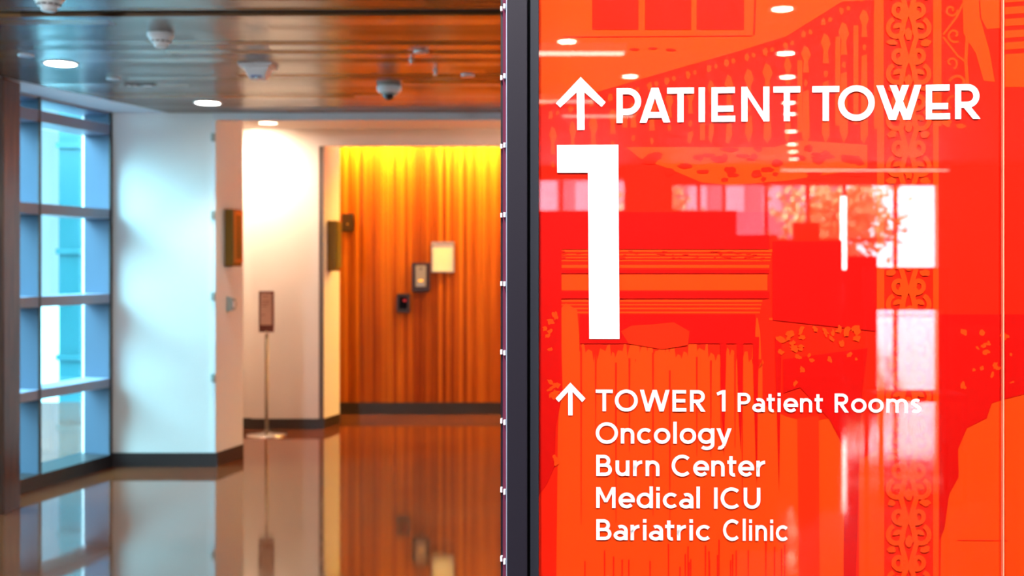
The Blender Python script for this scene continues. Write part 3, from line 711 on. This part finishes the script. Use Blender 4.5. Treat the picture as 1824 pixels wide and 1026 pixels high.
# the fretwork column
for a, b, y0, y1 in ((1557, 1574, -60, 230), (1662, 1677, -60, 225), (1562, 1575, 225, 1100), (1662, 1672, 225, 1100)): rect(orange, a, b, y0, y1, YO)
def spiral(cu, cv, r0, a0, turns, sgn, n=22):
    return [(cu+sgn*r0*(1-.8*i/n)*math.cos(a0+turns*2*PI*i/n), cv+r0*(1-.8*i/n)*math.sin(a0+turns*2*PI*i/n)) for i in range(n+1)]
v = -30; k = 0
while v < 1080:
    cu = 1618
    for s_ in (-1, 1):
        line(orange, spiral(cu+s_*20, v, 19, -1.2, 1.15, s_), 8.5, YD-.0002)
        line(orange, spiral(cu+s_*16, v+46, 15, 2.2, -1.0, s_), 8, YD-.0002)
        line(orange, [(cu+s_*2, v-30), (cu+s_*8, v-14), (cu+s_*14, v+14), (cu+s_*8, v+34), (cu+s_*2, v+58)], 9, YD-.0002)
        blob(orange, cu+s_*30, v+24, 9, 6, YD-.0002, R_, 12, .3); blob(orange, cu+s_*12, v-26, 7, 8, YD-.0002, R_, 12, .3)
    blob(orange, cu, v+10, 7, 11, YD-.0002, R_, 12, .2)
    v += 82; k += 1
# arch and tracery to the right of it
P(orange, [(1713, -60), (1740, -60), (1745, 30), (1762, 90), (1772, 146), (1752, 144), (1738, 95), (1716, 60)], YO)
P(orange, [(1740, -60), (1782, -60), (1782, 50), (1758, 52), (1748, 34)], YO)
line(orange, [(1722, -20), (1723, 60), (1720, 110), (1724, 160)], 6, YO)
line(orange, [(1680, 62), (1704, 30), (1718, 0)], 4, YO); line(orange, [(1680, 66), (1706, 100), (1720, 110)], 4, YO)
line(orange, spiral(1694, 18, 12, 0, 1.1, 1), 4, YO); line(orange, spiral(1700, 62, 14, 1, 1.0, 1), 4, YO); line(orange, spiral(1694, 112, 12, 2, .9, -1), 4, YO)
line(orange, spiral(1710, 150, 20, 3.4, .5, 1), 5, YO); line(orange, spiral(1700, 180, 14, 2, .9, 1), 4, YO)
blob(orange, 1686, 218, 8, 8, YO, R_); blob(orange, 1712, 225, 10, 4, YO, R_)
for i, v in enumerate(range(-50, 150, 21)): P(orange, [(1789, v), (1860, v-5), (1860, v+8), (1789, v+13)], YO)
rect(orange, 1789, 1860, 100, 140, YO); rect(orange, 1789, 1860, 150, 155, YO)
# deep red field and the bright orange slope at the lower right
P(dark, [(1674, 560), (1860, 560), (1860, 700), (1824, 702), (1785, 712), (1766, 718), (1757, 745), (1722, 762), (1706, 800), (1707, 850), (1690, 880), (1682, 940), (1674, 960)], YD)
P(orange, [(1860, 700), (1824, 702), (1800, 704), (1785, 712), (1766, 718), (1757, 745), (1722, 762), (1712, 782), (1703, 802), (1708, 840), (1696, 868), (1684, 900), (1676, 960), (1674, 1100), (1860, 1100)], YO)
line(red, [(1705, 962), (1795, 963)], 1.5, YR)
for n_, b_, k_ in (('printed_artwork', orange, 'ink_orange'), ('printed_artwork', mid, 'ink_mid'), ('printed_artwork', red, 'ink_red'), ('printed_artwork', dark, 'ink_dark')):
    obj(n_, b_, M[k_], sign)

# ============================================================ CEILING FITTINGS
def ceil_at(u, v, Z=CEIL):
    Y = (Z-EYE)*F/(VH-v); return Vector(((u-UC)*Y/F, Y, Z))
dl = empty('ceiling_downlight', ceil_at(108, 113))
obj('trim_ring', lathe(BM(), [(.088, 0), (.104, 0), (.104, -.006), (.088, -.004), (.088, 0)]), M['white_plastic'], dl)
obj('lens', lathe(BM(), [(0, -.004), (.087, -.004)]), M['lamp'], dl)
tag(dl, 'lit round downlight in the wooden ceiling nearer the window wall', 'downlight', 'corridor downlights')
dl2 = copy_tree(dl); dl2.location = ceil_at(370, 183); tag(dl2, 'lit round downlight in the wooden ceiling just before the white wall', 'downlight', 'corridor downlights')
dl3 = empty('ceiling_downlight', (-2.26, 10.40, 2.906)); tag(dl3, 'warm downlight in the recess close to the white wall', 'downlight')
obj('trim_ring', lathe(BM(), [(.08, 0), (.10, 0), (.10, -.006), (.08, -.004), (.08, 0)]), M['white_plastic'], dl3)
obj('lens', lathe(BM(), [(0, -.004), (.079, -.004)]), M['lamp_warm'], dl3)
sp = None
for (u, v, lab) in ((46, 98, 'flush pale sprinkler cover, leftmost of the four on the wooden ceiling'), (202, 140, 'flush pale sprinkler cover between the two lit downlights'),
                    (750, 92, 'flush pale sprinkler cover right of the dome camera, the nearer one'), (833, 134, 'flush pale sprinkler cover nearest the sign frame')):
    if sp is None: sp = obj('sprinkler_cover', lathe(BM(), [(0, -.008), (.040, -.008), (.043, -.005), (.043, 0), (0, 0)]), mat('pale_cover', (.75, .78, .82), .3, .3)); o = sp
    else: o = sp.copy(); C.objects.link(o)
    o.location = ceil_at(u, v); tag(o, lab, 'sprinkler cover', 'flush sprinkler covers')
for (u, v, lab) in ((733, 107, 'tiny sprinkler nozzle just left of the nearer flush cover'), (776, 127, 'tiny sprinkler nozzle between the two right flush covers')):
    o = obj('sprinkler_nozzle', lathe(BM(), [(.016, 0), (.016, -.004), (.006, -.008), (.006, -.022), (.014, -.024), (.014, -.026), (0, -.026)], 16), M['chrome'], loc=ceil_at(u, v)); tag(o, lab, 'sprinkler', 'sprinkler nozzles')
# small perforated speaker row
vs_ = empty('ceiling_vent', ceil_at(250, 151)); tag(vs_, 'small slotted ceiling vent left of the farther downlight', 'vent')
obj('frame', box(BM(), -.10, .10, -.025, .025, -.006, 0), M['dark_plastic'], vs_)
for i, x_ in enumerate((-.075, -.035, .035, .065)): obj('slot', box(BM(), x_-.012, x_+.012, -.015, .015, -.010, -.006), M['white_plastic'], vs_)
# smoke detectors
def smoke(u, v, lab):
    e = empty('smoke_detector', ceil_at(u, v)); tag(e, lab, 'smoke detector', None)
    obj('base', lathe(BM(), [(0, 0), (.068, 0), (.068, -.016), (.060, -.024), (0, -.024)]), M['white_plastic'], e, smooth=False)
    obj('housing', lathe(BM(), [(.058, -.024), (.054, -.040), (.045, -.050), (.0, -.050)]), M['white_plastic'], e)
    bm = BM()
    for i in range(12):
        a = 2*PI*i/12; box(bm, -.009, .009, .043, .053, -.046, -.036, T=lambda c, a=a: Matrix.Rotation(a, 3, 'Z') @ c)
    obj('sensor_slots', bm, M['dark_plastic'], e)
    obj('chamber', lathe(BM(), [(.036, -.050), (.033, -.066), (.024, -.072), (0, -.072)]), M['white_plastic'], e)
smoke(286, 60, 'white smoke detector hanging from the wooden ceiling just beyond the dark slot')
smoke(87, -8, 'white smoke detector cut by the top edge before the dark slot')
# strobe with wide square flange
e = empty('fire_alarm_strobe', ceil_at(460, 116)); tag(e, 'white ceiling alarm strobe with wide flange and tapered body', 'alarm strobe')
obj('flange', box(BM(), -.10, .10, -.10, .10, -.018, 0), M['white_plastic'], e, bevel=.005)
bm = BM()
a_ = [bm.verts.new(p) for p in ((-.075, -.07, -.018), (.075, -.07, -.018), (.075, .07, -.018), (-.075, .07, -.018))]
b_ = [bm.verts.new(p) for p in ((-.045, -.04, -.088), (.045, -.04, -.088), (.045, .04, -.088), (-.045, .04, -.088))]
bm.faces.new(a_); bm.faces.new(b_)
for i in range(4): bm.faces.new((a_[i], a_[(i+1) % 4], b_[(i+1) % 4], b_[i]))
obj('housing', bm, M['white_plastic'], e, bevel=.006)
obj('lens', box(BM(), -.032, .032, -.058, -.042, -.084, -.068), mat('clear_strobe_lens', (.35, .38, .62), .08, 0, .8), e, bevel=.003)
obj('reflector', lathe(BM(), [(0, -.010), (.009, -.008), (.012, 0), (0, .002)], 14, (.012, -.058, -.080)), M['chrome'], e)
# dome camera
e = empty('dome_camera', ceil_at(693, 153)); tag(e, 'white dome security camera with smoked black bubble', 'camera')
obj('housing', lathe(BM(), [(0, 0), (.078, 0), (.082, -.006), (.082, -.030), (.070, -.044), (.052, -.052), (0, -.052)]), M['white_plastic'], e, smooth=True)
obj('collar', lathe(BM(), [(.058, -.048), (.056, -.056), (.050, -.060), (.044, -.060), (.044, -.048)]), M['grey_plastic'], e, smooth=True)
obj('dome', lathe(BM(), [(.044, -.054)]+[(.044*math.cos(a), -.054-.044*math.sin(a)) for a in [i*PI/16 for i in range(1, 9)]], 28), M['smoke_dome'], e, smooth=True)

def fill_pendant(x, y, z, zc, rad, col, st_, lab):  # unseen globes added to brighten the recess and the ceiling fittings
    e = empty('fill_pendant_lamp', (x, y, zc)); tag(e, lab, 'lamp')
    obj('rose', lathe(BM(), [(0, 0), (.05, 0), (.05, -.02), (0, -.02)], 20), M['chrome'], e)
    obj('rod', lathe(BM(), [(.007, -.02), (.007, z-zc+rad)], 10), M['chrome'], e)
    bm = BM(); bmesh.ops.create_uvsphere(bm, u_segments=24, v_segments=14, radius=rad); bmesh.ops.translate(bm, vec=(0, 0, z-zc), verts=bm.verts)
    obj('globe', bm, mat('opal_globe', (1, 1, 1), .4, emit=col, estr=st_), e, smooth=True)
fill_pendant(1.5, 9.9, 2.25, 2.906, .12, (1, .56, .33), 100, 'added warm fill globe in the recess, unseen behind the red sign')
fill_pendant(-3.3, .9, 2.3, LC, .17, (.78, .92, 1), 200, 'added cool fill globe in the tall lobby, unseen behind the viewer')

# ============================================================ WALL FITTINGS
RZ = math.atan2(D.y, D.x)                           # local x along the oblique wall, local -y out of it
def on_face(name, P_, t, z, lab, cat):
    p = P_+D*t; e = empty(name, (p.x, p.y, z), RZ); tag(e, lab, cat); return e
e = on_face('wall_sconce', Vector((A1.x, A1.y, 0)), .133, 1.58, 'bronze box sconce on the narrow pier face beside the white wall', 'sconce')
obj('housing', box(BM(), 0, .157, -.070, 0, 0, .46), M['olive'], e, bevel=.003)
obj('face_panel', box(BM(), .018, .157, -.078, -.070, .03, .445), M['olive_face'], e, bevel=.002)
obj('inner_panel', box(BM(), .05, .13, -.082, -.078, .06, .41), M['olive'], e)
e = on_face('wall_sconce', Vector((C0.x, C0.y, 0)), .078, 1.53, 'bronze box sconce beside the orange slatted wall', 'sconce')
obj('housing', box(BM(), 0, .10, -.088, 0, 0, .49), M['olive'], e, bevel=.003)
obj('face_panel', box(BM(), .015, .125, -.098, -.088, .035, .475), mat('green_gold_face', (.17, .15, .02), .35, .3), e, bevel=.002)
e = on_face('thermostat', Vector((A1.x, A1.y, 0)), .169, 1.21, 'small grey-green six-sided device on the pier face below the bronze sconce', 'wall device')
bm = BM(); a_ = []; b_ = []
for x_, z_ in ((0, 0), (.07, .01), (.09, .065), (.07, .12), (0, .13)):
    a_.append(bm.verts.new((x_, 0, z_))); b_.append(bm.verts.new((x_*.8+.008, -.045, .065+(z_-.065)*.75)))
bm.faces.new(a_); bm.faces.new(b_)
for i in range(5): bm.faces.new((a_[i], a_[(i+1) % 5], b_[(i+1) % 5], b_[i]))
obj('housing', bm, M['grey_plastic'], e, bevel=.003); obj('face_plate', box(BM(), .018, .05, -.050, -.045, .04, .09), M['white_plastic'], e)
YW = 11.935; kW = YW/F
def wallthing(name, u0, u1, v0, v1, lab, cat):
    p = px((u0+u1)/2, v1, YW); e = empty(name, (p.x, YW, p.z)); tag(e, lab, cat); return e, (u1-u0)*kW, (v1-v0)*kW
e, W_, H_ = wallthing('wall_speaker', 610, 630, 381, 413, 'small dark box high on the slatted wall beside the bronze sconce', 'wall box')
obj('housing', box(BM(), -W_/2, W_/2, -.05, 0, 0, H_), M['dark_plastic'], e, bevel=.004)
obj('indicator', lathe(BM(), [(0, -.004), (.008, 0), (0, .004)], 12, (0, -.052, H_*.42)), M['amber'], e)
e, W_, H_ = wallthing('card_reader', 707, 731, 523, 557, 'small dark reader with red light, lowest box on the slatted wall', 'card reader')
obj('housing', box(BM(), -W_/2, W_/2, -.045, 0, 0, H_), M['dark_plastic'], e, bevel=.004)
obj('window_plate', box(BM(), -W_*.3, W_*.3, -.048, -.045, H_*.2, H_*.85), M['smoke_dome'], e)
obj('indicator', box(BM(), .0, .03, -.050, -.048, H_*.60, H_*.70), M['red_led'], e)
e, W_, H_ = wallthing('lift_call_panel', 734, 766, 468, 520, 'lift call panel with steel plate in a dark surround', 'call panel')
obj('surround', box(BM(), -W_/2, W_/2, -.03, 0, 0, H_), M['dark_plastic'], e, bevel=.004)
pl = obj('steel_plate', box(BM(), -.055, .055, -.036, -.03, .055, H_-.03), mat('call_plate', (.42, .30, .20), .35, .6), e, bevel=.002)
bt = obj('call_button', lathe(BM(), [(0, -.010), (.022, -.008), (.024, .0), (.022, .008), (0, .010)], 20, (0, -.036, .12)), M['amber'], e)
obj('keyhole', lathe(BM(), [(0, -.010), (.012, -.008), (.012, .008), (0, .010)], 16, (0, -.036, H_-.065)), M['dark_plastic'], e)
obj('lower_label', box(BM(), -.035, .035, -.039, -.036, .066, .088), M['silver'], e)
e, W_, H_ = wallthing('framed_notice', 769, 809, 431, 485, 'white paper notice in a silver frame on the slatted wall', 'notice')
bm = BM(); fr_ = .013
for a, b, c_, d_ in ((-W_/2, W_/2, 0, fr_), (-W_/2, W_/2, H_-fr_, H_), (-W_/2, -W_/2+fr_, fr_, H_-fr_), (W_/2-fr_, W_/2, fr_, H_-fr_)): box(bm, a, b, -.02, 0, c_, d_)
obj('frame', bm, M['silver'], e)
obj('paper', box(BM(), -W_/2+fr_, W_/2-fr_, -.010, 0, fr_, H_-fr_), M['paper'], e)
# post sign on a round foot
Yp = 10.49; p = px(475, 775, Yp); e = empty('post_sign', (p.x, Yp, 0))
tag(e, 'slim free-standing post sign on a round steel foot before the white wall', 'stand sign')
obj('foot', lathe(BM(), [(0, 0), (.19, 0), (.192, .006), (.185, .014), (.06, .022), (.026, .03), (0, .03)], 40), M['chrome'], e, smooth=True)
obj('pole', lathe(BM(), [(.021, .02), (.021, .05), (.0175, .06), (.0165, .955), (0, .955)], 24), mat('bronzed_steel', (.22, .18, .15), .3, .8), e, smooth=True)
obj('collar', lathe(BM(), [(0, .94), (.021, .94), (.021, .972), (0, .972)], 24), M['chrome'], e)
bd = obj('sign_board', box(BM(), -.070, .070, -.02, .008, .962, 1.345), mat('maroon_board', (.12, .018, .015), .4), e, bevel=.003)
ins = obj('insert', box(BM(), -.052, .052, -.024, -.02, 1.03, 1.325), mat('pale_insert', (.62, .42, .36), .5), e)
bm = BM()
for z_, w__ in ((1.29, .06), (1.25, .075), (1.225, .07), (1.2, .05), (1.12, .03)): box(bm, -.04, -.04+w__, -.0255, -.024, z_, z_+.010)
obj('text_lines', bm, mat('faded_print', (.34, .18, .15), .5), e)
